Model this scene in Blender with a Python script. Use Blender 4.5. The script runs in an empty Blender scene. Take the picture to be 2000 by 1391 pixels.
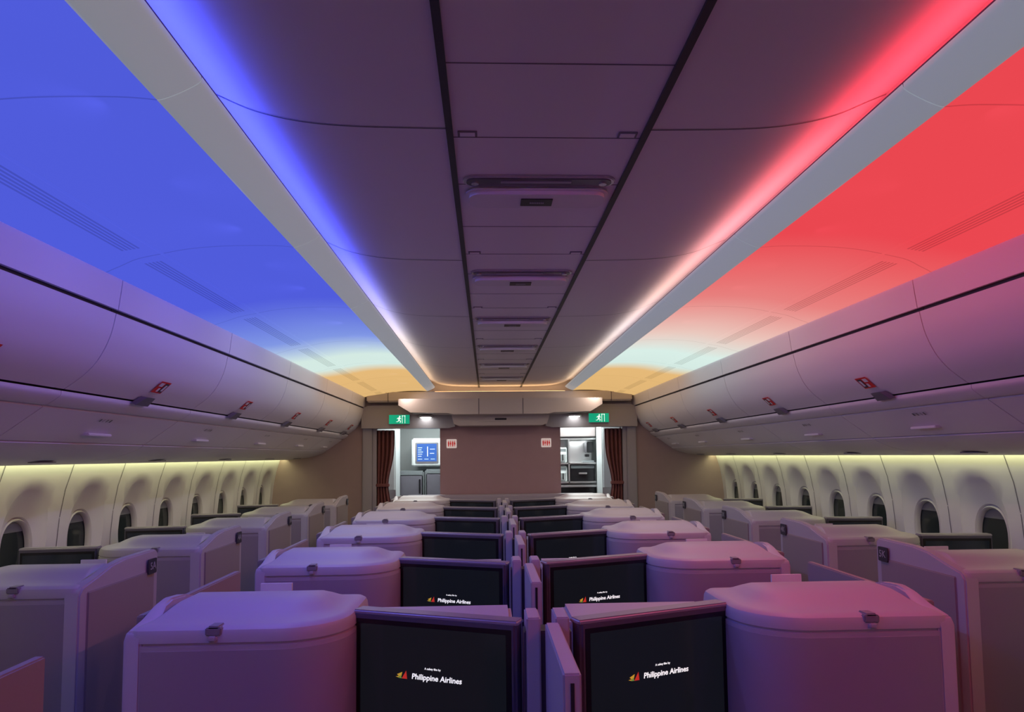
import bpy, bmesh, math
from mathutils import Vector, Matrix
S=bpy.context.scene
S.view_settings.view_transform='Standard'
COL=S.collection
R=math.radians
# ---------------------------------------------------------------- materials
def mat(name,col,rough=0.5,metal=0.0,emis=None,est=0.0,noise=0.0,bump=0.0,nscale=40,coat=0.0,spec=None):
    m=bpy.data.materials.new(name); m.use_nodes=True
    nt=m.node_tree; b=nt.nodes['Principled BSDF']
    b.inputs['Base Color'].default_value=(*col,1)
    b.inputs['Roughness'].default_value=rough
    b.inputs['Metallic'].default_value=metal
    if spec is not None: b.inputs['Specular IOR Level'].default_value=spec
    if coat: b.inputs['Coat Weight'].default_value=coat
    if emis:
        b.inputs['Emission Color'].default_value=(*emis,1)
        b.inputs['Emission Strength'].default_value=est
    if noise or bump:
        tc=nt.nodes.new('ShaderNodeTexCoord')
        n=nt.nodes.new('ShaderNodeTexNoise'); n.inputs['Scale'].default_value=nscale
        nt.links.new(tc.outputs['Object'],n.inputs['Vector'])
        if noise:
            mx=nt.nodes.new('ShaderNodeMix'); mx.data_type='RGBA'
            mx.inputs[6].default_value=(*[c*(1-noise) for c in col],1)
            mx.inputs[7].default_value=(*[min(1,c*(1+noise)) for c in col],1)
            nt.links.new(n.outputs['Fac'],mx.inputs[0]); nt.links.new(mx.outputs[2],b.inputs['Base Color'])
        if bump:
            bp=nt.nodes.new('ShaderNodeBump'); bp.inputs['Strength'].default_value=bump; bp.inputs['Distance'].default_value=0.002
            nt.links.new(n.outputs['Fac'],bp.inputs['Height']); nt.links.new(bp.outputs['Normal'],b.inputs['Normal'])
    return m
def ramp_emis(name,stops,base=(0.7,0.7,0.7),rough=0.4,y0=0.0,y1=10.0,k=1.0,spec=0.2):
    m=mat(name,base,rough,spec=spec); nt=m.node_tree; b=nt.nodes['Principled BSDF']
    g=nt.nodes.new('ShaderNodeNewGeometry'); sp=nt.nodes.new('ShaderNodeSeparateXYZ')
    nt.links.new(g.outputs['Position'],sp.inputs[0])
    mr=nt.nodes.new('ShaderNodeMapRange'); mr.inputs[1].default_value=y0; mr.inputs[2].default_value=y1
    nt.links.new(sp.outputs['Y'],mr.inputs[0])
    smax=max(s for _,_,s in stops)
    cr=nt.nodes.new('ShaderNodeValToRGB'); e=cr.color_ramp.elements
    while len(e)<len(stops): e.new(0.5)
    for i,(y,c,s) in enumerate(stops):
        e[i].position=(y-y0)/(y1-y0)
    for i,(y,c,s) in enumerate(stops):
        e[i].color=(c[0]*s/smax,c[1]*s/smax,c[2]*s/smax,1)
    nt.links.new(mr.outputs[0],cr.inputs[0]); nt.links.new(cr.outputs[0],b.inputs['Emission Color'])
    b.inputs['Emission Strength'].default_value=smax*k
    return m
M={}
M['shell']=mat('shell_plastic',(0.50,0.46,0.51),0.42,bump=0.05,nscale=300)
M['shellfront']=mat('shell_front',(0.40,0.36,0.42),0.46,bump=0.05,nscale=300)
M['taupe']=mat('taupe_panel',(0.34,0.29,0.29),0.55,noise=0.04,nscale=200)
M['rail']=mat('dark_rail',(0.03,0.03,0.035),0.5)
M['dark']=mat('dark_plastic',(0.02,0.02,0.024),0.35)
M['slot']=mat('slot_lens',(0.10,0.085,0.11),0.2)
M['bezel']=mat('monitor_bezel',(0.10,0.09,0.13),0.38)
M['bezeltop']=mat('monitor_rim',(0.34,0.31,0.37),0.38,metal=0.3)
M['screen']=mat('screen_glass',(0.006,0.007,0.010),0.12,emis=(0.02,0.025,0.035),est=0.2)
M['white_em']=mat('screen_white',(0.8,0.8,0.8),0.5,emis=(1,1,1),est=0.85)
M['red_em']=mat('screen_red',(0.6,0.05,0.03),0.5,emis=(0.9,0.05,0.03),est=0.4)
M['yellow_em']=mat('screen_yellow',(0.8,0.6,0.05),0.5,emis=(0.9,0.55,0.05),est=0.4)
M['green_em']=mat('screen_green',(0.1,0.3,0.1),0.5,emis=(0.25,0.45,0.10),est=0.3)
M['ceil']=mat('ceiling_panel',(0.82,0.76,0.83),0.5,bump=0.03,nscale=200)
M['val']=mat('valance_glow_plastic',(0.52,0.53,0.55),0.5,emis=(0.52,0.60,0.66),est=0.32)  # weak neutral glow added to the plastic; the valance is no lamp
M['bin']=mat('bin_plastic',(0.80,0.76,0.79),0.42,bump=0.03,nscale=200)
M['bin2']=mat('bin_housing',(0.74,0.70,0.74),0.45)
M['wall']=mat('sidewall',(0.80,0.78,0.78),0.5)
M['seam']=mat('seam',(0.07,0.06,0.08),0.6)
M['seam2']=mat('panel_seam',(0.18,0.16,0.20),0.6)
M['glass']=mat('window_glass',(0.03,0.04,0.04),0.1)
M['shade']=mat('window_shade',(0.20,0.21,0.21),0.5)
M['wframe']=mat('window_frame',(0.74,0.72,0.70),0.4)
M['mauve']=mat('bulkhead_mauve',(0.42,0.27,0.29),0.45,noise=0.05,nscale=8)
M['taupewall']=mat('bulkhead_taupe',(0.42,0.31,0.30),0.5,noise=0.05,nscale=8)
M['soffit']=mat('soffit_beige',(0.54,0.48,0.47),0.5)
M['frame']=mat('frame_grey',(0.42,0.40,0.43),0.45)
M['curtain']=mat('curtain_fabric',(0.22,0.08,0.075),0.85,noise=0.15,nscale=120,bump=0.2)
M['green']=mat('exit_green',(0.0,0.35,0.2),0.5,emis=(0.0,0.50,0.27),est=0.6)
M['exitwhite']=mat('exit_white',(0.9,0.9,0.9),0.5,emis=(0.8,1,0.9),est=0.9)
M['signwhite']=mat('sign_white',(0.9,0.85,0.82),0.5,emis=(1,0.85,0.8),est=0.3)
M['red']=mat('sign_red',(0.75,0.03,0.03),0.5,emis=(0.8,0.03,0.03),est=0.2)
M['placred']=mat('placard_red',(0.80,0.03,0.03),0.6)
M['placwhite']=mat('placard_white',(0.80,0.78,0.78),0.6)
M['galley']=mat('galley_white',(0.72,0.76,0.76),0.4)
M['steel']=mat('steel',(0.65,0.66,0.66),0.28,metal=0.85)
M['black']=mat('black_gloss',(0.012,0.012,0.014),0.2)
M['grey']=mat('cabinet_grey',(0.20,0.22,0.23),0.4)
M['latch']=mat('latch_grey',(0.16,0.15,0.18),0.4)
M['latch2']=mat('shell_latch_grey',(0.27,0.25,0.29),0.45)
M['bluescreen']=mat('panel_screen',(0.02,0.05,0.15),0.3,emis=(0.05,0.16,0.6),est=0.7)
M['bluetext']=mat('panel_text',(0.5,0.6,0.9),0.3,emis=(0.5,0.7,1),est=0.9)
M['lamp']=mat('lamp_lens',(1,1,1),0.4,emis=(1,0.98,0.93),est=8)
M['amber']=mat('amber_led',(1,0.7,0.3),0.4,emis=(1.0,0.66,0.30),est=3.2)
M['wash']=mat('window_wash_led',(1,1,0.9),0.4,emis=(0.97,1.0,0.48),est=6.0)
M['carpet']=mat('carpet',(0.07,0.06,0.09),0.95,noise=0.3,nscale=150,bump=0.4)
M['fabric']=mat('seat_fabric',(0.10,0.10,0.16),0.85,noise=0.15,nscale=200,bump=0.2)
M['linen']=mat('headrest_linen',(0.75,0.74,0.74),0.8)
M['chrome']=mat('chrome_rim',(0.60,0.57,0.62),0.25,metal=0.8)
M['tag']=mat('seat_tag',(0.05,0.05,0.065),0.4)
M['tagtext']=mat('tag_text',(0.40,0.40,0.42),0.5)
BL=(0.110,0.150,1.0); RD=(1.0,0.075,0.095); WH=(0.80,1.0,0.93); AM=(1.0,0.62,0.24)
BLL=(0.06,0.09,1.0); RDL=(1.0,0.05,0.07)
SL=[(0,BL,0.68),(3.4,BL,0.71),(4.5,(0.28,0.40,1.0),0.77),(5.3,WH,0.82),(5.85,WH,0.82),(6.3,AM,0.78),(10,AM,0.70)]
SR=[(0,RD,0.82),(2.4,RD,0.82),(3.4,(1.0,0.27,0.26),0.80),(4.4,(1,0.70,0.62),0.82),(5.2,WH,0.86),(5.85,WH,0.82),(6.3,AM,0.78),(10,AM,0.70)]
M['panelL']=ramp_emis('painted_glow_panel_port',SL,rough=1.0,base=(0.03,0.03,0.04),spec=0.0)  # panels glow by emission, standing in for light falling on them
M['panelR']=ramp_emis('painted_glow_panel_starboard',SR,rough=1.0,base=(0.04,0.03,0.03),spec=0.0)
M['jointL']=ramp_emis('panel_joint_port',SL,rough=1,base=(0.03,0.03,0.04),k=0.72,spec=0.0)  # joints carry a weaker share of the panels' painted glow
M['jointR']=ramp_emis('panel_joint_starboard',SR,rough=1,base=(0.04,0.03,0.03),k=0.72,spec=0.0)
M['ledL']=ramp_emis('cove_led_port',[(0,BLL,10),(3.0,BLL,9),(4.0,(0.40,0.42,1.0),4.5),(5.2,(1,0.95,0.85),3.4),(7,(1,0.75,0.45),2.6),(10,AM,2.6)])
M['ledR']=ramp_emis('cove_led_starboard',[(0,RDL,8),(1.7,RDL,8),(2.7,(1.0,0.34,0.32),5.5),(3.6,(1,0.62,0.46),4),(4.8,(1,0.90,0.78),3.4),(7,(1,0.8,0.5),2.6),(10,AM,2.6)])
# ---------------------------------------------------------------- helpers
def finish(me,mats,smooth=35,recalc=True):
    if recalc:
        bm=bmesh.new(); bm.from_mesh(me); bmesh.ops.recalc_face_normals(bm,faces=bm.faces); bm.to_mesh(me); bm.free()
    for m in mats: me.materials.append(m)
    if smooth:
        for p in me.polygons: p.use_smooth=True
        me.set_sharp_from_angle(angle=R(smooth))
    return me
def me_new(vs,fs,mats,smooth=35,idx=None,recalc=True):
    me=bpy.data.meshes.new('m'); me.from_pydata([tuple(v) for v in vs],[],fs); me.update()
    if not isinstance(mats,(list,tuple)): mats=[mats]
    if idx:
        for i,p in enumerate(me.polygons): p.material_index=idx[i]
    return finish(me,mats,smooth,recalc)
def obj(name,me,parent=None,loc=(0,0,0),rot=(0,0,0),label=None,cat=None,group=None,kind=None):
    o=bpy.data.objects.new(name,me); COL.objects.link(o)
    o.location=loc; o.rotation_euler=rot
    if parent: o.parent=parent
    if label: o['label']=label
    if cat: o['category']=cat
    if group: o['group']=group
    if kind: o['kind']=kind
    if me is not None: me.name=name
    return o
def box_me(lo,hi,m,bev=0.0,seg=2,smooth=35):
    bm=bmesh.new(); bmesh.ops.create_cube(bm,size=1)
    for v in bm.verts:
        v.co=Vector([(lo[i]+hi[i])/2+v.co[i]*(hi[i]-lo[i]) for i in range(3)])
    if bev: bmesh.ops.bevel(bm,geom=bm.edges[:],offset=bev,segments=seg,affect='EDGES',clamp_overlap=True)
    me=bpy.data.meshes.new('b'); bm.to_mesh(me); bm.free()
    return finish(me,[m],smooth)
def join(mes,smooth=35):
    vs=[];fs=[];idx=[];mats=[]
    for me in mes:
        o=len(vs); vs+= [v.co.copy() for v in me.vertices]
        mp=[]
        for m in me.materials:
            if m not in mats: mats.append(m)
            mp.append(mats.index(m))
        for p in me.polygons:
            fs.append([o+i for i in p.vertices]); idx.append(mp[p.material_index] if mp else 0)
    return me_new(vs,fs,mats,smooth,idx,recalc=False)
def xf(me,mtx):
    me.transform(mtx)
    if mtx.determinant()<0: me.flip_normals()
    return me
def prism(pts,y0,y1,m,smooth=35):
    n=len(pts); vs=[(x,y0,z) for x,z in pts]+[(x,y1,z) for x,z in pts]
    fs=[[i,(i+1)%n,n+(i+1)%n,n+i] for i in range(n)]+[list(range(n)),list(range(2*n-1,n-1,-1))]
    return me_new(vs,fs,m,smooth)
def offset(pts,t):
    out=[]
    for i,(x,z) in enumerate(pts):
        a=pts[max(0,i-1)]; b=pts[min(len(pts)-1,i+1)]
        dx,dz=b[0]-a[0],b[1]-a[1]; l=math.hypot(dx,dz) or 1
        out.append((x-dz/l*t,z+dx/l*t))
    return out
def cr(pts,n=6):
    P=[Vector(p) for p in pts]; out=[]
    for i in range(len(P)-1):
        p0=P[max(0,i-1)];p1=P[i];p2=P[i+1];p3=P[min(len(P)-1,i+2)]
        for k in range(n):
            t=k/n
            out.append(0.5*((2*p1)+(-p0+p2)*t+(2*p0-5*p1+4*p2-p3)*t*t+(-p0+3*p1-3*p2+p3)*t**3))
    out.append(P[-1]); return [tuple(o) for o in out]
def slab(pts,t,y0,y1,m,s=1,smooth=35):
    q=offset(pts,t); prof=list(pts)+q[::-1]
    return prism([(s*x,z) for x,z in prof],y0,y1,m,smooth)
def rrect(hx,hy,r,n=6):
    r=min(r,hx,hy); out=[]
    for cx,cy,a0 in ((hx-r,hy-r,0),(-hx+r,hy-r,90),(-hx+r,-hy+r,180),(hx-r,-hy+r,270)):
        for k in range(n+1):
            a=R(a0+90*k/n); out.append((cx+r*math.cos(a),cy+r*math.sin(a)))
    return out
def plate(pts,z0,z1,m,axis='z',bev=0.0,smooth=35):
    n=len(pts)
    def mk(p,h):
        return (p[0],p[1],h) if axis=='z' else ((p[0],h,p[1]) if axis=='y' else (h,p[0],p[1]))
    vs=[mk(p,z0) for p in pts]+[mk(p,z1) for p in pts]
    fs=[[i,(i+1)%n,n+(i+1)%n,n+i] for i in range(n)]+[list(range(n)),list(range(2*n-1,n-1,-1))]
    me=me_new(vs,fs,m,0)
    if bev:
        bm=bmesh.new(); bm.from_mesh(me)
        es=[e for e in bm.edges if abs({'z':e.verts[0].co.z-e.verts[1].co.z,'y':e.verts[0].co.y-e.verts[1].co.y,'x':e.verts[0].co.x-e.verts[1].co.x}[axis])<1e-6]
        bmesh.ops.bevel(bm,geom=es,offset=bev,segments=2,affect='EDGES',clamp_overlap=True)
        bm.to_mesh(me); bm.free()
    for p in me.polygons: p.use_smooth=True
    me.set_sharp_from_angle(angle=R(smooth))
    return me
_tc={}
def text_me(body,size,m,shear=0.0,off=0.0,ext=0.0005):
    key=(body,size,m.name,shear,off)
    if key in _tc: return _tc[key].copy()
    cu=bpy.data.curves.new('t','FONT'); cu.body=body; cu.size=size; cu.shear=shear; cu.offset=off; cu.extrude=ext
    cu.align_x='CENTER'; cu.align_y='CENTER'; cu.resolution_u=3
    o=bpy.data.objects.new('t',cu); COL.objects.link(o)
    bpy.context.view_layer.update()
    dg=bpy.context.evaluated_depsgraph_get()
    me=bpy.data.meshes.new_from_object(o.evaluated_get(dg))
    bpy.data.objects.remove(o)
    me.materials.clear(); me.materials.append(m)
    me.transform(Matrix.Rotation(R(90),4,'X'))
    _tc[key]=me
    return me.copy()
def cyl(r,h,m,axis='z',n=24,r2=None):
    bm=bmesh.new(); bmesh.ops.create_cone(bm,cap_ends=True,segments=n,radius1=r,radius2=r if r2 is None else r2,depth=h)
    me=bpy.data.meshes.new('c')
    if axis=='y': bmesh.ops.rotate(bm,verts=bm.verts,matrix=Matrix.Rotation(R(90),3,'X'))
    if axis=='x': bmesh.ops.rotate(bm,verts=bm.verts,matrix=Matrix.Rotation(R(90),3,'Y'))
    bm.to_mesh(me); bm.free(); return finish(me,[m])
def T(x,y,z): return Matrix.Translation((x,y,z))
ZC=1.60; D=0.17; YE=8.50; Y0=-1.0
# ---------------------------------------------------------------- camera
cd=bpy.data.cameras.new('camera'); cam=bpy.data.objects.new('camera',cd); COL.objects.link(cam)
F=1333.0
cd.sensor_width=36; cd.sensor_fit='HORIZONTAL'; cd.lens=F/2000*36
pitch=R(4.0); yaw=math.atan(50/F); 
cd.shift_y=(194.5-F*math.tan(pitch))/2000.0
cd.clip_start=0.05
cam.matrix_world=T(-D,0,ZC)@Matrix.Rotation(-yaw,4,'Z')@Matrix.Rotation(R(90)+pitch,4,'X')@Matrix.Rotation(-0.0105,4,'Z')
S.camera=cam
# ---------------------------------------------------------------- floor / back
obj('floor',box_me((-2.85,Y0,-0.1),(2.85,11.2,0),M['carpet']),kind='structure',label='dark carpeted cabin floor',cat='floor')
obj('wall_back',box_me((-2.85,Y0-0.1,0),(2.85,Y0,2.6),M['ceil']),kind='structure',label='plain grey cabin end wall',cat='wall')
# ---------------------------------------------------------------- ceiling
parts=[]
RX=0.262
parts.append(box_me((-RX+0.006,Y0,2.46),(RX-0.006,YE,2.50),M['ceil']))
side=cr([(RX+0.008,2.46),(0.50,2.464),(0.64,2.474),(0.76,2.497),(0.85,2.530),(0.90,2.545)],5)
for s in (1,-1):
    parts.append(slab(side,0.02,Y0,YE,M['ceil'],s))
    parts.append(box_me((min(s*0.89,s*0.91),Y0,2.415),(max(s*0.89,s*0.91),YE,2.56),M['ceil']))
for k in range(-1,6):
    y=1.74+1.215*k
    for s in (1,-1):
        q=offset(side,-0.0015)
        n=len(q)
        yo=lambda i: -0.05*(i/(n-1))**3
        vs=[(s*x,y+yo(i),z) for i,(x,z) in enumerate(q)]+[(s*x,y+yo(i)+0.005,z) for i,(x,z) in enumerate(q)]
        parts.append(me_new(vs,[[i,i+1,n+i+1,n+i] for i in range(n-1)],M['seam2'],0))
for k in range(0,7):
    for dy in (0.37,0.72,-0.03):
        y=1.07*k+1.07+dy-0.0
        if y<YE-0.1: parts.append(box_me((-RX+0.006,y,2.4588),(RX-0.006,y+0.003,2.461),M['seam2']))
obj('ceiling',join(parts),kind='structure',label='smooth grey cabin ceiling with panel joints and central strip',cat='ceiling')
n=1
for s in (1,-1):
    a,b=sorted((s*(RX-0.009),s*(RX+0.009)))
    obj('trim_%d'%n,box_me((a,Y0,2.4525),(b,YE,2.475),M['rail']),kind='structure',label='black ceiling rail beside the central strip',cat='trim'); n+=1
vprof=cr([(0.797,2.452),(0.797,2.440),(0.806,2.429),(0.845,2.408),(0.880,2.394),(0.893,2.393)],4)
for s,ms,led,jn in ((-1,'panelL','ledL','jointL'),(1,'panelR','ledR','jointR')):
    vs=[]
    ys=[Y0]+[1.485+1.07*k for k in range(-1,7)]+[YE-0.2]
    for a,b in zip(ys[:-1],ys[1:]):
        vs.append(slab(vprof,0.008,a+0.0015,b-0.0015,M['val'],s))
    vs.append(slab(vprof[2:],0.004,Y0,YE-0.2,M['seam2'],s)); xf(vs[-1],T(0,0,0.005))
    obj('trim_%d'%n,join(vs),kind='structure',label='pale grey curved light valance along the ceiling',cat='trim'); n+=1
    lv=[(s*0.858,Y0,2.425),(s*0.882,Y0,2.464),(s*0.882,YE-0.2,2.464),(s*0.858,YE-0.2,2.425)]
    obj('trim_%d'%n,me_new(lv,[[0,1,2,3]],M[led],0),kind='structure',label='coloured mood light strip hidden in the ceiling cove',cat='light strip'); n+=1
    p1=cr([(0.893,2.396),(0.98,2.402),(1.15,2.400),(1.28,2.389),(1.375,2.372)],5)
    p2=cr([(1.387,2.369),(1.47,2.356),(1.56,2.342),(1.70,2.326)],5)
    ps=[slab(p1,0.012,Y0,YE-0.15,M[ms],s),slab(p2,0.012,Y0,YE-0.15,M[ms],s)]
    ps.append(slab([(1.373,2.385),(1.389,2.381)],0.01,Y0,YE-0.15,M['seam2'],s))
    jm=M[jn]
    for k in range(-1,7):
        y=1.485+1.07*k
        if y>YE-0.2: continue
        q=offset(p1,-0.0015); q2=offset(p2,-0.0015)
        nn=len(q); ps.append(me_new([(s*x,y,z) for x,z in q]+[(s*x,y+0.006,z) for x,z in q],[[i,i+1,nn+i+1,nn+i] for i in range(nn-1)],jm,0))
        nn=len(q2)
        def yy(i): 
            t=i/(nn-1); return y+0.16*t*t*t+0.02*t
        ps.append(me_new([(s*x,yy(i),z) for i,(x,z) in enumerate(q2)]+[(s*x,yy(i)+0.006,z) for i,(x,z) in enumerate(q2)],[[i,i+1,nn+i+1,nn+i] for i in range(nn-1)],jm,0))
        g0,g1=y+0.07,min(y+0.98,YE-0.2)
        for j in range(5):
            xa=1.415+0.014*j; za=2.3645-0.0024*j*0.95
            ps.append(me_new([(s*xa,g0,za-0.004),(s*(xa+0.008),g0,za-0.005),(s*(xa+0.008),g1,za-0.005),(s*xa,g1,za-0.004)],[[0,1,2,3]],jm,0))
    obj('trim_%d'%n,join(ps),kind='structure',label='%s ceiling panel with painted-in mood glow and air grilles'%('blue' if s<0 else 'red'),cat='ceiling panel'); n+=1
# ---------------------------------------------------------------- ceiling service units
def ceiling_units():
    hous=xf(plate(rrect(0.232,0.072,0.05),0,0.028,M['bin2'],bev=0.012),T(0,0.15,-0.026))
    rim=xf(plate(rrect(0.238,0.038,0.038,8),0,0.010,M['chrome'],bev=0.003),T(0,0.036,-0.008))
    slot=xf(plate(rrect(0.227,0.028,0.028,8),0,0.006,M['slot']),T(0,0.036,-0.0105))
    lens=join([xf(cyl(0.012,0.006,M['chrome']),T(x,0.036,-0.012)) for x in (-0.20,0.20)]+[box_me((-0.12,0.02,-0.0125),(0.10,0.035,-0.010),M['bezeltop'])])
    disp=box_me((-0.052,0.125,-0.029),(0.052,0.185,-0.0255),M['dark'],0.001)
    dashes=join([box_me((-0.022+0.006*i,0.150,-0.0305),(-0.018+0.006*i,0.160,-0.0288),M['tagtext']) for i in range(8)])
    vent=join([xf(plate(rrect(0.026,0.015,0.003),0,0.003,M['seam2']),T(x,-0.27,-0.003)) for x in (-0.215,0.215)]+[xf(box_me((-0.020,-0.010,0),(0.020,0.010,0.002),M['ceil']),T(x,-0.27,-0.0045)) for x in (-0.215,0.215)])
    for k in range(0,6):
        e=obj('ceiling_service_unit',None,loc=(0,2.04+1.07*k,2.46),label='oval chrome-rimmed ceiling service slot with small dark display',cat='ceiling unit',group='ceiling service units')
        for nm,me in (('housing',hous),('rim',rim),('slot',slot),('lamp_lens',lens),('display',disp),('display_text',dashes),('placard',vent)):
            obj(nm,me,e)
ceiling_units()
# ---------------------------------------------------------------- overhead bins
doorp=cr([(1.672,2.193),(1.693,2.10),(1.735,2.01),(1.790,1.945),(1.868,1.886)],6)
topp=cr([(1.652,2.333),(1.650,2.322),(1.655,2.28),(1.664,2.208)],4)
ledge=cr([(1.880,1.880),(1.882,1.862),(1.905,1.842),(1.94,1.822),(1.96,1.828)],4)
serv=cr([(1.95,1.815),(2.02,1.765),(2.09,1.715),(2.135,1.685)],4)
under=cr([(2.142,1.676),(2.20,1.645),(2.32,1.608),(2.48,1.585),(2.62,1.575)],4)
core=[(1.70,2.31),(1.69,2.19),(1.715,2.10),(1.76,2.01),(1.82,1.95),(1.90,1.895),(1.97,1.83),(2.14,1.70),(2.32,1.63),(2.60,1.605),(2.72,1.605),(2.75,2.31)]
bincache={}
def bin_parts(s,L):
    key=(s,L)
    if key in bincache: return bincache[key]
    g=0.003; o=[]
    o.append(('body',prism([(s*x,z) for x,z in core],0.002,L-0.002,M['seam'])))
    o.append(('upper_panel',slab(topp,0.02,g,L-g,M['bin'],s)))
    o.append(('door',slab(doorp,0.02,g,L-g,M['bin'],s)))
    o.append(('ledge',join([slab(ledge,0.015,g/2,L-g/2,M['bin2'],s)])))
    o.append(('service_panel',join([slab(serv,0.015,g,L-g,M['bin'],s)]+[box_me((min(s*(2.05),s*2.09),L*0.5-0.10,1.715),(max(s*2.05,s*2.09),L*0.5+0.10,1.728),M['bin2'],0.003)])))
    o.append(('underside_panel',join([slab(under,0.015,g,L-g,M['bin2'],s)]+[xf(plate(rrect(0.03,0.07,0.01),0,0.006,M['latch']),T(s*2.4,L*0.6,1.588))])))
    m=L*0.5 if L>1 else L*0.55
    vs=[(s*1.835,m-0.055,1.905),(s*1.835,m+0.055,1.905),(s*1.872,m+0.075,1.873),(s*1.872,m-0.075,1.873),
        (s*1.812,m-0.040,1.900),(s*1.812,m+0.040,1.900),(s*1.858,m+0.060,1.862),(s*1.858,m-0.060,1.862)]
    fs=[[4,5,6,7],[0,1,5,4],[1,2,6,5],[2,3,7,6],[3,0,4,7],[0,1,2,3]]
    o.append(('latch',me_new(vs,fs,M['latch'],0)))
    def pq(a0,a1,b0,b1,mm,off=0.004):
        tx,tz=0.74,-0.67; nx,nz=-0.67,-0.74; cx,cz=1.790,1.945
        P=lambda a,b:(s*(cx+tx*a+nx*off),b,cz+tz*a+nz*off)
        return me_new([P(a0,b0),P(a1,b0),P(a1,b1),P(a0,b1)],[[0,1,2,3]],mm,0,recalc=False)
    b=m-0.030
    o.append(('placard',join([pq(-0.055,0.022,b,b+0.10,M['placred']),
        pq(-0.046,-0.022,b+0.008,b+0.045,M['placwhite'],0.0055),pq(-0.012,0.012,b+0.030,b+0.050,M['placwhite'],0.0055),
        pq(-0.046,0.014,b+0.056,b+0.092,M['tag'],0.0055),pq(-0.036,0.004,b+0.064,b+0.084,M['placwhite'],0.0065)])))
    gl=[]
    for j,w in enumerate((0.010,0.004,0.008,0.012)):
        b=m-0.13+0.028*j
        c=Vector((1.985,1.787)); t=Vector((0.80,-0.60)); nn=Vector((-0.60,-0.80))
        P=lambda a,bb:(s*(c.x+t.x*a+nn.x*0.003),bb,c.y+t.y*a+nn.y*0.003)
        gl.append(me_new([P(-0.01,b),P(0.01,b),P(0.01,b+w),P(-0.01,b+w)],[[0,1,2,3]],M['tag'],0,recalc=False))
    o.append(('seat_marker',join(gl)))
    bincache[key]=o
    return o
for s in (-1,1):
    ys=[0.4+1.2*k for k in range(7)]+[YE-0.005]
    for a,b in zip(ys[:-1],ys[1:]):
        e=obj('overhead_bin',None,loc=(0,a,0),label='curved pale overhead luggage bin with latch and red placard',cat='overhead bin',group='overhead bins along the cabin side')
        for nm,me in bin_parts(s,round(b-a,3)): obj(nm,me,e)
# ---------------------------------------------------------------- side walls with windows
WP=[(2.690,1.62),(2.715,1.54),(2.752,1.42),(2.782,1.25),(2.798,1.05),(2.798,0.8),(2.78,0.5),(2.76,0.2),(2.74,0.0)]
def wx(z):
    for (x0,z0),(x1,z1) in zip(WP[:-1],WP[1:]):
        if z1<=z<=z0: return x0+(x1-x0)*(z0-z)/(z0-z1)
    return WP[0][0] if z>WP[0][1] else WP[-1][0]
P=0.60
def win_patch():
    hw=P/2; zb,zt=0.55,1.62; N=16
    rect=[]
    for i in range(N): rect.append((-hw+2*hw*i/N,zb))
    for i in range(N): rect.append((hw,zb+(zt-zb)*i/N))
    for i in range(N): rect.append((hw-2*hw*i/N,zt))
    for i in range(N): rect.append((-hw,zt-(zt-zb)*i/N))
    zc=1.13
    ang=[math.atan2((z-zc)/(0.5),y/hw) for y,z in rect]
    def ell(a,hy,hz,c,p=2.3):
        ca,sa=math.cos(a),math.sin(a)
        return (hy*abs(ca)**(2/p)*(1 if ca>=0 else -1), c+hz*abs(sa)**(2/p)*(1 if sa>=0 else -1))
    E0=[ell(a,0.200,0.325,1.125) for a in ang]
    E1=[ell(a,0.192,0.312,1.12) for a in ang]
    E2=[ell(a,0.160,0.245,1.10) for a in ang]
    E3=[ell(a,0.142,0.198,1.085) for a in ang]
    E4=[ell(a,0.134,0.188,1.085) for a in ang]
    rings=[]
    for t in (0,0.33,0.66,1.0):
        rings.append([(wx(r[1]*(1-t)+e[1]*t), r[0]*(1-t)+e[0]*t, r[1]*(1-t)+e[1]*t) for r,e in zip(rect,E0)])
    rings.append([(wx(z)+0.010,y,z) for y,z in E1])
    rings.append([(wx(z)*0.4+2.798*0.6+0.026,y,z) for y,z in E2])
    rings.append([(2.798+0.034,y,z) for y,z in E3])
    rings.append([(2.798+0.062,y,z) for y,z in E4])
    return rings
rings=win_patch(); NR=len(rings[0])
def wall(s,name):
    vs=[];fs=[];idx=[]
    yc=[4.0-P*8+P*k for k in range(17)]
    yc=[y for y in yc if y-0.3>=Y0-0.2 and y+0.3<=YE+0.35]
    for y in yc:
        o=len(vs)
        for r in rings: vs+=[(s*x,y+yy,z) for x,yy,z in r]
        for j in range(len(rings)-1):
            for i in range(NR):
                a=o+j*NR+i; b=o+j*NR+(i+1)%NR
                fs.append([a,b,b+NR,a+NR]); idx.append(0)
        low=[(wx(0.55),0.55)]+[p for p in WP if p[1]<0.55]
        for (x0,z0),(x1,z1) in zip(low[:-1],low[1:]):
            o2=len(vs); vs+=[(s*x0,y-0.3,z0),(s*x0,y+0.3,z0),(s*x1,y+0.3,z1),(s*x1,y-0.3,z1)]
            fs.append([o2,o2+1,o2+2,o2+3]); idx.append(0)
        zz=[1.62,1.54,1.42,1.25,1.05,0.8,0.5]
        o3=len(vs)
        for z in zz:
            vs+=[(s*(wx(z)-0.0015),y-0.3+0.0,z),(s*(wx(z)-0.0015),y-0.3+0.006,z)]
        for i in range(len(zz)-1):
            fs.append([o3+2*i,o3+2*i+1,o3+2*i+3,o3+2*i+2]); idx.append(1)
    me=me_new(vs,fs,[M['wall'],M['seam2']],40,idx,recalc=False)
    obj(name,me,kind='structure',label='cream sidewall panels with recessed oval windows',cat='wall')
    return yc
wn=1
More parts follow.
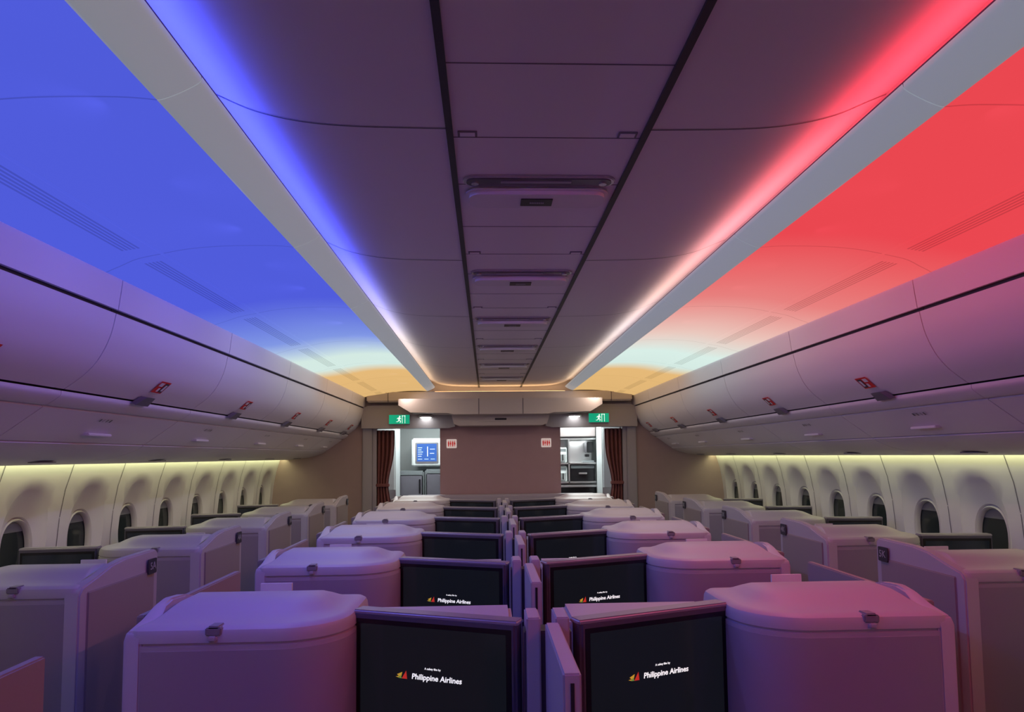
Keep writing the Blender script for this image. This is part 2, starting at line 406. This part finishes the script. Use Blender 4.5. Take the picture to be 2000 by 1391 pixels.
def winmesh(s):
    ro=[(y,z) for x,y,z in rings[-1]]
    sc=lambda f:[((y)*f,(z-1.085)*f+1.085) for y,z in ro]
    A=sc(1.0);B=sc(0.90);n=len(A)
    vs=[];x0=2.842;x1=2.864
    for ring,x in ((A,x1),(A,x0),(sc(0.95),x0-0.010),(B,x0),(B,x1)):
        vs+=[(s*x,y,z) for y,z in ring]
    fs=[]
    for j in range(4):
        for i in range(n): fs.append([j*n+i,j*n+(i+1)%n,(j+1)*n+(i+1)%n,(j+1)*n+i])
    frame=me_new(vs,fs,M['wframe'],60)
    glass=me_new([(s*2.868,y,z) for y,z in sc(1.02)],[list(range(n))],M['glass'],0)
    C=[(y,z) for y,z in sc(0.93) if z>1.19]
    C=sorted(C,key=lambda p:math.atan2(p[1]-1.085,p[0]))
    shade=me_new([(s*2.862,y,z) for y,z in C],[list(range(len(C)))],M['shade'],0)
    return frame,glass,shade
for s,name in ((-1,'wall_left'),(1,'wall_right')):
    yc=wall(s,name)
    fr,gl,sh=winmesh(s)
    for y in yc:
        if y<2.5 or y>8.3: continue
        e=obj('window_%d'%wn,None,loc=(0,y,0),kind='structure',label='oval cabin window with dark glass and cream frame',cat='window',group='cabin windows'); wn+=1
        obj('window_frame',fr,e); obj('window_glass',gl,e); obj('window_shade',sh,e)
    obj('trim_%d'%n,me_new([(s*2.630,Y0,1.592),(s*2.685,Y0,1.600),(s*2.685,YE,1.600),(s*2.630,YE,1.592)],[[0,1,2,3]],M['wash'],0),kind='structure',label='pale yellow wash light strip above the windows',cat='light strip'); n+=1
    a,b=sorted((s*2.90,s*2.95))
    obj('wall_outer_%s'%('left' if s<0 else 'right'),box_me((a,Y0-0.1,-0.1),(b,11.2,2.6),M['dark']),kind='structure',label='dark fuselage skin behind the sidewall',cat='wall')
obj('ceiling_upper',box_me((-2.95,Y0-0.1,2.57),(2.95,11.2,2.62),M['dark']),kind='structure',label='dark fuselage skin above the ceiling',cat='ceiling')
# ---------------------------------------------------------------- suites
AXC=1.172
def shell_me(kind,W,dr,depth=0.46,r_in=0.19):
    def outline():
        pts=[]
        r=0.035
        def arc(cx,cy,rad,a0,a1,n):
            for k in range(n+1):
                a=R(a0+(a1-a0)*k/n); pts.append((cx+rad*math.cos(a),cy+rad*math.sin(a)))
        arc(r,r,r,180,270,4)
        for k in range(1,6): pts.append((r+(W-r_in-r)*k/6,0.0))
        arc(W-r_in,r_in,r_in,-90,0,12)
        pts.append((W,depth*0.7)); 
        arc(W-0.05,depth-0.05,0.05,0,90,4)
        pts.append((W*0.5,depth)); pts.append((0.03,depth)); pts.append((0,depth-0.03)); pts.append((0,depth*0.5))
        return pts
    O=outline(); n=len(O)
    def inset(d):
        out=[]
        for i in range(n):
            a=Vector(O[i-1]);b=Vector(O[(i+1)%n]); t=(b-a).normalized(); nn=Vector((-t.y,t.x))
            out.append((O[i][0]+nn.x*d,O[i][1]+nn.y*d))
        return out
    def con(t,base):
        out=[]
        for p in base:
            uc=min(max(p[0],0.10),W-0.20); vb=0.27
            out.append((p[0]+(uc-p[0])*t*0.9,p[1]+(vb-p[1])*t))
        return out
    seq=[(inset(0),0.0),(inset(0),1.082),(inset(0.007),1.084),(inset(0.007),1.089),(inset(0.0),1.091),(inset(0.002),1.112),(inset(0.008),1.124),(inset(0.020),1.131)]
    b=inset(0.020)
    for t,z in ((0.10,1.133),(0.24,1.137),(0.38,1.146),(0.52,1.158),(0.66,1.168),(0.82,1.173),(0.97,1.174)): seq.append((con(t,b),z))
    vs=[];fs=[]
    for ring,z in seq: vs+=[(dr*u,v,z) for u,v in ring]
    for j in range(len(seq)-1):
        for i in range(n): fs.append([j*n+i,j*n+(i+1)%n,(j+1)*n+(i+1)%n,(j+1)*n+i])
    fs.append([ (len(seq)-1)*n+i for i in range(n)])
    body=me_new(vs,fs,M['shell'],30)
    OI=inset(-0.0018)
    idx=[i for i in range(n) if 5<=i<=22]
    strip=[(0.045,-0.0018)]+[OI[i] for i in idx if OI[i][0]>0.06]
    strip=[p for p in strip if p[1]<0.24]
    q=len(strip)
    vs=[(dr*u,v,0.03) for u,v in strip]+[(dr*u,v,1.070) for u,v in strip]+[(dr*u,v+0.004,0.03) for u,v in strip]+[(dr*u,v+0.004,1.070) for u,v in strip]
    fs=[[i,i+1,q+i+1,q+i] for i in range(q-1)]+[[q+i,q+i+1,3*q+i+1,3*q+i] for i in range(q-1)]+[[0,q,3*q,2*q]]
    fp=me_new(vs,fs,M['shellfront'],35)
    if kind=='w':
        L=0.60; w=0.055; prof=[(0.0,0.0),(0.0,1.10),(0.02,1.125),(0.12,1.150),(0.22,1.178),(0.32,1.190),(L-0.02,1.194),(L,1.177),(L,0.0)]
    else:
        L=0.46; w=0.045; prof=[(0.0,0.0),(0.0,1.10),(0.015,1.122),(0.10,1.138),(0.17,1.162),(0.23,1.172),(0.32,1.165),(L-0.02,1.135),(L,1.12),(L,0.0)]
    n2=len(prof)
    vs=[(dr*(-0.004),v-0.003,z) for v,z in prof]+[(dr*(w*(0.65 if v>0.1 and z>1 else 1)),v-0.003,z) for v,z in prof]
    fs=[[i,(i+1)%n2,n2+(i+1)%n2,n2+i] for i in range(n2)]+[list(range(n2)),list(range(2*n2-1,n2-1,-1))]
    wing=me_new(vs,fs,M['shell'],0)
    bm=bmesh.new(); bm.from_mesh(wing); bmesh.ops.bevel(bm,geom=bm.edges[:],offset=0.006,segments=2,affect='EDGES',clamp_overlap=True); bm.to_mesh(wing); bm.free()
    for p in wing.polygons: p.use_smooth=True
    wing.set_sharp_from_angle(angle=R(40))
    return body,wing,fp
def flip(me,dr):
    if dr<0: xf(me,Matrix.Scale(-1,4,(1,0,0)))
    return me
cache={}
def suite_parts(kind,dr):
    key=(kind,dr)
    if key in cache: return cache[key]
    W=0.597 if kind=='c' else 0.60
    body,wing,fp=shell_me(kind,W,dr)
    o=[('shell',body),('side_wing',wing),('front_panel',fp)]
    o.append(('side_panel',flip(box_me((-0.010,0.045,0.08),(0.01,0.44 if kind=='c' else 0.555,1.085 if kind=='c' else 1.105),M['taupe'],0.004),dr)))
    lt=join([box_me((0.218,-0.003,1.110),(0.262,0.02,1.132),M['latch2'],0.003),box_me((0.229,-0.010,1.096),(0.251,0.006,1.110),M['shell'],0.003),box_me((0.224,0.0,1.125),(0.256,0.045,1.1360),M['latch2'],0.003)])
    o.append(('latch',flip(lt,dr)))
    if kind=='c': o.append(('sliding_door',flip(box_me((-0.040,0.14,0.0),(-0.014,0.93,1.138),M['taupe'],0.004),dr)))
    CW=0.495 if kind=='c' else 0.36
    o.append(('console',flip(join([box_me((W,0.26,0.0),(W+CW-0.01,0.50,1.075),M['shell'],0.012),box_me((W+0.0,0.12,0.0),(W+CW-0.01,0.30,0.70),M['taupe'],0.01)]),dr)))
    o.append(('backrest',flip(box_me((0.07,0.44,0.42),(W-0.05,0.58,1.08),M['fabric'],0.05,3),dr)))
    o.append(('cushion',flip(box_me((0.07,0.50,0.30),(W-0.05,1.00,0.48),M['fabric'],0.05,3),dr)))
    o.append(('headrest',flip(box_me((0.14,0.48,0.93),(0.36,0.60,1.155),M['linen'],0.055,4),dr)))
    cache[key]=o
    return o
MW,MH=0.535,0.39
def monitor_meshes():
    body=box_me((-MW/2,0.0,-MH),(MW/2,0.055,0.0),M['bezel'],0.008,3)
    rim=box_me((-MW/2-0.003,0.004,-0.012),(MW/2+0.003,0.062,0.004),M['bezeltop'],0.005,3)
    scr=box_me((-MW/2+0.030,-0.003,-MH+0.03),(MW/2-0.030,0.004,-0.034),M['screen'],0.001)
    gl=box_me((-MW/2+0.014,-0.0015,-MH+0.015),(MW/2-0.014,0.003,-0.020),M['black'],0.001)
    txt=xf(text_me('Philippine Airlines',0.0225,M['white_em'],0.12,0.0003),T(0.020,-0.0042,-0.176))
    sm=xf(text_me('A safety film by',0.0085,M['white_em'],0.0,0.0),T(0.008,-0.0042,-0.150))
    def tri(pts,m): return me_new([(x,-0.0042,z) for x,z in pts],[[0,1,2]],m,0,recalc=False)
    bx,bz=-0.100,-0.185
    logo=join([tri([(bx+0.006,bz),(bx+0.024,bz),(bx+0.021,bz+0.024)],M['red_em']),
               tri([(bx-0.010,bz+0.011),(bx+0.003,bz+0.001),(bx+0.008,bz+0.019)],M['yellow_em']),
               tri([(bx-0.014,bz+0.004),(bx+0.001,bz),(bx-0.005,bz+0.006)],M['yellow_em']),
               tri([(bx-0.006,bz+0.001),(bx+0.007,bz),(bx+0.002,bz+0.010)],M['green_em'])])
    return body,rim,scr,gl,txt,sm,logo
MM=monitor_meshes()
def add_monitor(e,x,y,rz,withtext,w=1.0):
    m=obj('monitor',MM[0],e,loc=(x,y,1.126),rot=(0,0,rz)); m['label']='dark framed entertainment monitor'
    m.scale=(w,1,1)
    obj('monitor_rim',MM[1],m); obj('glass_border',MM[3],m); obj('screen',MM[2],m)
    if withtext:
        obj('caption',MM[4],m); obj('small_caption',MM[5],m); obj('emblem',MM[6],m)
def suite(kind,s,yr,row,label_text=None):
    ax=AXC if kind=='c' else 1.68
    dr=-s if kind=='c' else s
    lab='pale grey suite shell with black monitor showing white airline title' if kind=='c' else 'pale grey window suite with taupe side panel and dark monitor'
    if kind=='c' and row>=3: lab='pale grey suite shell with blank black monitor'
    e=obj('airline_suite',None,loc=(s*ax,yr,0),label=lab,cat='airline seat',group='centre suites' if kind=='c' else 'window suites')
    for nm,me in suite_parts(kind,dr): obj(nm,me,e)
    if kind=='c':
        add_monitor(e,-s*(AXC-0.340),0.105,s*R(22),row<3)
    else:
        add_monitor(e,s*(0.60+0.205),0.12,-s*R(6),False,0.73)
        if label_text:
            t=obj('seat_tag',xf(plate(rrect(0.036,0.033,0.006),-0.003,0.003,M['tag'],axis='y'),Matrix.Rotation(R(90) if s<0 else R(-90),4,'Z')),e,loc=(-s*0.014,0.525,1.125))
            tm=xf(text_me(label_text,0.045,M['tagtext'],0,0.0003),Matrix.Rotation(R(90) if s<0 else R(-90),4,'Z'))
            obj('seat_number',tm,t,loc=(-s*0.0045,0,0))
CY=[1.960+1.07*k for k in range(6)]
WY=[1.55+1.07*k for k in range(6)]
for r,y in enumerate(CY):
    for s in (-1,1): suite('c',s,y,r)
for r,y in enumerate(WY):
    for s in (-1,1): suite('w',s,y,r,'%d%s'%(6-r,'A' if s<0 else 'K'))
for s in (-1,1):
    obj('suite_door',box_me((min(s*1.190,s*1.216),0.95,0.0),(max(s*1.190,s*1.216),1.65,1.150),M['taupe'],0.004),label='taupe sliding suite door panel beside the aisle',cat='suite door',group='suite doors')
for k,y in enumerate(CY):
    e=obj('privacy_divider',None,loc=(0,y,0),label='pale upright privacy divider between paired suites',cat='divider',group='centre dividers')
    obj('divider_panel',box_me((-0.010,-0.46,0.0),(0.030,-0.005,1.130),M['shell'],0.004),e)
    obj('slot',box_me((0.006,-0.4625,0.5),(0.014,-0.458,1.11),M['dark']),e)
    obj('bracket',join([box_me((-0.062,0.0,0.4),(-0.022,0.13,1.142),M['shell'],0.004),box_me((0.020,0.0,0.4),(0.060,0.13,1.142),M['shell'],0.004)]),e)
    obj('base_panel',box_me((-0.068,0.02,0.0),(0.068,0.10,1.10),M['bezel'],0.004),e)
led=plate(rrect(1.15,0.085,0.08,8),0,1.13,M['shellfront'],bev=0.015)
obj('console_ledge',xf(led,T(0,8.40,0)),label='long low rounded console in front of the bulkhead',cat='console')
# ---------------------------------------------------------------- end wall
obj('wall_front',box_me((-0.75,YE,0),(0.75,YE+0.12,2.30),M['mauve'],0.01),kind='structure',label='mauve central bulkhead panel',cat='wall')
for s in (-1,1):
    a,b=sorted((s*1.70,s*2.85))
    obj('wall_front_%s'%('left' if s<0 else 'right'),box_me((a,YE,0),(b,YE+0.10,2.56),M['taupewall']),kind='structure',label='taupe side bulkhead beside the curtain',cat='wall')
    a,b=sorted((s*1.585,s*1.70))
    a2,b2=sorted((s*1.535,s*1.585))
    obj('trim_%d'%n,join([box_me((a,YE-0.03,0),(b,YE+0.10,2.20),M['frame'],0.01),box_me((a2,YE+0.02,0),(b2,YE+0.10,2.0),M['frame'],0.006)]),kind='structure',label='grey curved doorway frame post',cat='trim'); n+=1
    hp=[(s*0.56,1.965),(s*0.64,1.945),(s*1.70,1.950),(s*1.70,2.20),(s*1.60,2.23),(s*0.56,2.23)]
    obj('trim_%d'%n,prism(hp,YE-0.10,YE+0.12,M['frame'],0),kind='structure',label='grey header above the doorway',cat='trim'); n+=1
    e=obj('downlight',None,loc=(s*0.91,YE-0.16,2.085),label='small bright white downlight under the soffit',cat='light',group='downlights')
    obj('lamp_ring',cyl(0.085,0.02,M['galley']),e); obj('lamp_lens',xf(cyl(0.065,0.01,M['lamp']),T(0,0,-0.012)),e)
obj('wall_front_upper',box_me((-1.70,YE+0.0,2.20),(1.70,YE+0.1,2.56),M['soffit']),kind='structure',label='beige wall above the doorways',cat='wall')
sof=[box_me((-1.62,YE-0.22,2.262),(1.62,YE-0.03,2.385),M['soffit'],0.015)]
low=[(-1.20,2.275),(1.20,2.275),(1.20,2.20),(1.06,2.115),(0.62,2.105),(0.56,2.09),(-0.56,2.09),(-0.62,2.105),(-1.06,2.115),(-1.20,2.20)]
sof.append(prism(low,YE-0.50,YE-0.01,M['soffit'],0))
ctr=[(-0.60,2.12),(0.60,2.12),(0.56,1.985),(0.50,1.965),(-0.50,1.965),(-0.56,1.985)]
sof.append(prism(ctr,YE-0.30,YE-0.01,M['soffit'],0))
for x in (-0.26,0.26): sof.append(box_me((x-0.003,YE-0.503,2.09),(x+0.003,YE-0.49,2.275),M['seam']))
for x in (-1.36,1.36): sof.append(box_me((x-0.003,YE-0.223,2.262),(x+0.003,YE-0.21,2.385),M['seam']))
obj('trim_%d'%n,join(sof),kind='structure',label='beige stepped soffit across the cabin end',cat='trim'); n+=1
obj('trim_%d'%n,me_new([(-0.80,YE-0.16,2.391),(0.80,YE-0.16,2.391),(0.80,YE-0.10,2.391),(-0.80,YE-0.10,2.391)],[[0,1,2,3]],M['amber'],0),kind='structure',label='amber light strip hidden above the soffit',cat='light strip'); n+=1
e=obj('monitor_stow',None,loc=(0,YE-0.305,2.04),label='small recessed dark unit in the soffit',cat='soffit unit')  # recess taken as a monitor stow, with a small dark label
obj('plate',plate(rrect(0.21,0.028,0.01),-0.004,0.004,M['soffit'],axis='y'),e); obj('label_plate',plate(rrect(0.07,0.012,0.004),-0.008,-0.003,M['dark'],axis='y'),e)
def poly(pts,y,m): return me_new([(x,y,z) for x,z in pts],[list(range(len(pts)))],m,0,recalc=False)
def exit_sign(x):
    e=obj('exit_sign',None,loc=(x,YE-0.13,2.055),label='green illuminated exit sign with white running figure and doorway',cat='exit sign',group='exit signs')
    obj('housing',box_me((-0.132,0,-0.062),(0.132,0.03,0.062),M['frame'],0.006),e)
    obj('sign_face',box_me((-0.124,-0.004,-0.055),(0.124,0.002,0.055),M['green']),e)
    w=M['exitwhite']; y=-0.006
    c=[(0.006+0.010*math.cos(a*math.pi/6),0.034+0.010*math.sin(a*math.pi/6)) for a in range(12)]
    man=[poly(c,y,w),poly([(-0.012,0.022),(0.010,0.024),(0.006,-0.008),(-0.010,-0.008)],y,w),
        poly([(0.008,0.022),(0.026,0.006),(0.020,0.001),(0.004,0.014)],y,w),poly([(-0.012,0.022),(-0.030,0.008),(-0.026,0.002),(-0.008,0.014)],y,w),
        poly([(-0.002,-0.006),(0.022,-0.018),(0.014,-0.044),(0.007,-0.042),(0.010,-0.022),(-0.006,-0.014)],y,w),
        poly([(-0.010,-0.006),(0.000,-0.010),(-0.012,-0.030),(-0.036,-0.034),(-0.036,-0.027),(-0.018,-0.024)],y,w)]
    obj('running_figure',join(man,0),e)
    dr=[box_me((0.034,-0.0065,-0.048),(0.040,-0.004,0.046),w),box_me((0.066,-0.0065,-0.048),(0.072,-0.004,0.046),w),box_me((0.034,-0.0065,0.040),(0.072,-0.004,0.046),w)]
    obj('doorway_symbol',join(dr,0),e)
for x in (-1.235,1.215): exit_sign(x)
def lav_sign(x):
    e=obj('lavatory_sign',None,loc=(x,YE-0.012,1.755),label='small white sign with red standing figures',cat='sign',group='lavatory signs')
    obj('plate',plate(rrect(0.062,0.055,0.010),-0.004,0.012,M['signwhite'],axis='y',bev=0.002),e)
    fg=[]
    for fx,sk in ((-0.038,0),(-0.014,1),(0.014,0),(0.038,1)):
        fg.append(poly([(fx+0.006*math.cos(a*math.pi/4),0.030+0.006*math.sin(a*math.pi/4)) for a in range(8)],-0.006,M['red']))
        if sk: fg.append(poly([(fx-0.005,0.022),(fx+0.005,0.022),(fx+0.011,-0.010),(fx+0.004,-0.010),(fx+0.004,-0.036),(fx-0.004,-0.036),(fx-0.004,-0.010),(fx-0.011,-0.010)],-0.006,M['red']))
        else: fg.append(poly([(fx-0.009,0.022),(fx+0.009,0.022),(fx+0.008,-0.004),(fx+0.005,-0.036),(fx-0.005,-0.036),(fx-0.008,-0.004)],-0.006,M['red']))
    fg.append(box_me((-0.001,-0.0065,-0.038),(0.001,-0.004,0.038),M['red']))
    obj('figures',join(fg,0),e)
for x in (-0.605,0.57): lav_sign(x)
def curtain(s):
    nz,nx=26,46; vs=[];fs=[]
    for j in range(nz+1):
        z=1.93-1.93*j/nz
        k=1-0.42*math.exp(-((z-1.25)/0.28)**2)
        for i in range(nx+1):
            u=i/nx
            xo=1.55-0.02*(1-k); w=0.235*k
            x=xo-w*u-0.03*(1-k)*u
            y=YE+0.06+0.028*math.sin(u*math.pi*9+0.4*math.sin(z*3))*k
            vs.append((s*x,y,z))
    for j in range(nz):
        for i in range(nx):
            a=j*(nx+1)+i; fs.append([a,a+1,a+nx+2,a+nx+1])
    e=obj('curtain',me_new(vs,fs,M['curtain'],60),label='dark brown pleated curtain tied back at the doorway',cat='curtain',group='doorway curtains')
    m=e.modifiers.new('t','SOLIDIFY'); m.thickness=0.004
    tb=xf(plate(rrect(0.088,0.045,0.04),0,0.04,M['curtain'],bev=0.006),T(s*1.468,YE+0.06,1.23)); obj('tie_band',tb,e)
for s in (-1,1): curtain(s)
# ---------------------------------------------------------------- galley area beyond
obj('wall_galley',box_me((-2.85,10.6,0),(2.85,10.7,2.56),M['galley']),kind='structure',label='pale galley end wall',cat='wall')
obj('ceiling_galley',box_me((-2.85,YE+0.12,2.25),(2.85,10.6,2.30),M['galley']),kind='structure',label='white galley ceiling',cat='ceiling')
obj('wall_core',box_me((-0.72,YE+0.12,0),(0.72,9.2,2.25),M['galley']),kind='structure',label='pale partition behind central bulkhead',cat='wall')
for s in (-1,1):
    e=obj('door_column',None,loc=(s*1.52,9.3,0),label='white galley column with small notices and grey base',cat='column',group='galley columns')
    obj('column_body',box_me((-0.13,-0.08,0),(0.13,0.4,2.25),M['galley'],0.02),e)
    obj('notice',join([box_me((-0.012,-0.083,1.72+0.08*i),(0.020,-0.079,1.76+0.08*i),M['grey' if i%2 else 'steel']) for i in range(3)]),e)
    obj('kick_plate',box_me((-0.132,-0.084,0.0),(0.132,-0.07,1.16),M['steel'],0.004),e)
e=obj('crew_control_panel',None,loc=(-1.02,9.8,0),label='white wall housing with blue touch display',cat='control panel')
obj('housing',box_me((-0.22,0.0,1.46),(0.30,0.78,1.86),M['galley'],0.02),e)
obj('bezel',box_me((-0.17,-0.01,1.50),(0.16,0.01,1.80),M['steel'],0.008),e)
obj('display',box_me((-0.145,-0.014,1.53),(0.135,-0.008,1.78),M['bluescreen']),e)
obj('display_graphics',join([box_me((-0.13+0.09*i,-0.0165,1.56),(-0.07+0.09*i,-0.0135,1.566+0.0),M['bluetext']) for i in range(3)]+[box_me((-0.13,-0.0165,1.60+0.03*j),(-0.08+0.01*(j%3),-0.0135,1.607+0.03*j),M['bluetext']) for j in range(5)]+[box_me((0.0,-0.0165,1.60),(0.012,-0.0135,1.74),M['bluetext']),box_me((0.04,-0.0165,1.64+0.0),(0.10,-0.0135,1.648),M['bluetext']),box_me((0.04,-0.0165,1.70),(0.11,-0.0135,1.707),M['bluetext'])]),e)
for x0,x1,zt in ((-1.42,-1.06,1.40),(-1.05,-0.76,1.42)):
    e=obj('galley_cabinet',None,loc=((x0+x1)/2,9.75,0),label='grey galley cabinet with dark top and handle',cat='cabinet',group='galley cabinets')
    h=(x1-x0)/2
    obj('body',box_me((-h,0,0),(h,0.5,zt),M['grey'],0.02),e)
    obj('door',box_me((-h+0.02,-0.015,0.6),(h-0.02,0.005,zt-0.06),M['latch'],0.01),e)
    obj('handle',box_me((h-0.07,-0.035,zt-0.32),(h-0.05,-0.014,zt-0.12),M['black'],0.004),e)
e=obj('galley_unit',None,loc=(0,9.8,0),label='stainless galley unit with bright shelf compartments',cat='galley unit')
obj('side_wall',box_me((0.78,0.0,0),(0.84,0.5,2.2),M['steel'],0.004),e)
obj('back_panel',box_me((0.84,0.42,0),(1.40,0.5,2.2),M['steel']),e)
obj('upper_cupboard',box_me((0.84,0.0,1.86),(1.40,0.42,2.2),M['taupe'],0.01),e)
for z in (1.82,1.47,1.20): obj('shelf',box_me((0.84,0.0,z),(1.40,0.42,z+0.02),M['steel']),e)
obj('partition',box_me((1.00,0.0,1.20),(1.02,0.42,1.82),M['steel']),e)
obj('lower_cupboard',box_me((0.84,0.0,0.0),(1.40,0.42,1.14),M['black'],0.005),e)
obj('worktop',box_me((0.82,-0.04,1.14),(1.42,0.42,1.17),M['steel'],0.005),e)
for z in (1.22,1.49):
    c=obj('coffee_maker',None,loc=(0.92,9.84,z),label='steel galley coffee maker with dark handle',cat='coffee maker',group='coffee makers')
    obj('body',box_me((-0.068,0,0),(0.068,0.25,0.22),M['galley'],0.01),c)
    obj('pot',xf(cyl(0.042,0.10,M['steel']),T(0,-0.005,0.07)),c)
    obj('handle',box_me((-0.008,-0.062,0.03),(0.008,-0.046,0.12),M['black'],0.004),c)
    obj('control_strip',box_me((-0.05,-0.006,0.165),(0.05,0.002,0.20),M['grey']),c)
c=obj('oven',None,loc=(1.21,9.84,1.222),label='black galley oven with steel handle',cat='oven')
obj('body',box_me((-0.18,0,0),(0.18,0.3,0.235),M['black'],0.008),c); obj('handle',box_me((-0.06,-0.03,0.10),(0.06,-0.012,0.125),M['steel'],0.004),c)
obj('control_panel',box_me((-0.17,-0.006,0.185),(0.17,0.002,0.225),M['grey']),c)
c=obj('water_boiler',None,loc=(1.28,9.86,1.49),label='dark tap unit in bright steel compartment',cat='water boiler')
obj('body',box_me((0.0,0.02,0.14),(0.10,0.30,0.30),M['black'],0.01),c); obj('tap',box_me((-0.03,-0.02,0.08),(0.03,0.10,0.12),M['black'],0.006),c); obj('tray',box_me((-0.06,-0.01,0),(0.10,0.15,0.03),M['grey'],0.004),c)
# ---------------------------------------------------------------- lamps and added fill spots
def area(name,loc,rot,sx,sy,power,col=(1,1,1)):
    l=bpy.data.lights.new(name,'AREA'); l.shape='RECTANGLE'; l.size=sx; l.size_y=sy; l.energy=power; l.color=col
    o=bpy.data.objects.new(name,l); COL.objects.link(o); o.location=loc; o.rotation_euler=rot
    return o
area('galley_lamp',(-1.1,9.3,2.24),(0,0,0),0.8,0.6,20,(0.93,1,0.98))
area('galley_lamp',(1.15,9.4,2.24),(0,0,0),0.6,0.6,20,(0.93,1,0.98))
area('shelf_lamp',(1.2,9.95,1.81),(0,0,0),0.3,0.15,3,(0.95,1,1))
def lerpc(st,y):
    for (a,c,_),(b,d,_) in zip(st[:-1],st[1:]):
        if a<=y<=b:
            t=(y-a)/(b-a); return [c[i]*(1-t)+d[i]*t for i in range(3)]
    return list(st[0][1])
LS=[(-1,(0.15,0.15,1.0),0),(3.0,(0.20,0.20,1.0),0),(5.0,(0.62,0.60,0.95),0),(6.2,(0.9,0.76,0.68),0),(10,(0.9,0.76,0.68),0)]
RS=[(-1,(1.0,0.15,0.26),0),(2.2,(1.0,0.18,0.30),0),(4.4,(0.9,0.56,0.55),0),(6.2,(0.9,0.76,0.64),0),(10,(0.9,0.76,0.64),0)]
def spot(x,y,z,dv,e,c,ang=150):  # unseen fill spots added below the ceiling panels to brighten seats and bins
    l=bpy.data.lights.new('fill_spot','SPOT'); l.energy=e; l.spot_size=R(ang); l.spot_blend=1.0; l.shadow_soft_size=0.0
    l.color=c
    o=bpy.data.objects.new('fill_spot',l); COL.objects.link(o); o.location=(x,y,z)
    o.rotation_euler=Vector(dv).to_track_quat('-Z','Y').to_euler()
for s,st,E1,E2 in ((-1,LS,13.0,6.0),(1,RS,8.5,2.5)):
    for k in range(11):
        y=-0.6+0.85*k
        if y>8.0: continue
        f=0.6 if y<1.2 else 1.0
        if y>4.5: f*=0.70 if s>0 else 0.5
        spot(s*1.15,y,2.375,(-s*0.8,0.25,-1.0),E1*f,lerpc(st,y))
        if y>0.5: spot(s*0.98,y+0.42,2.375,(s*0.9,0.0,-0.6),E2*(1 if y<4.5 else 0.6),lerpc(st,y),140)
w=bpy.data.worlds.new('world'); S.world=w; w.use_nodes=True
w.node_tree.nodes['Background'].inputs[0].default_value=(0.5,0.5,0.6,1); w.node_tree.nodes['Background'].inputs[1].default_value=0.05
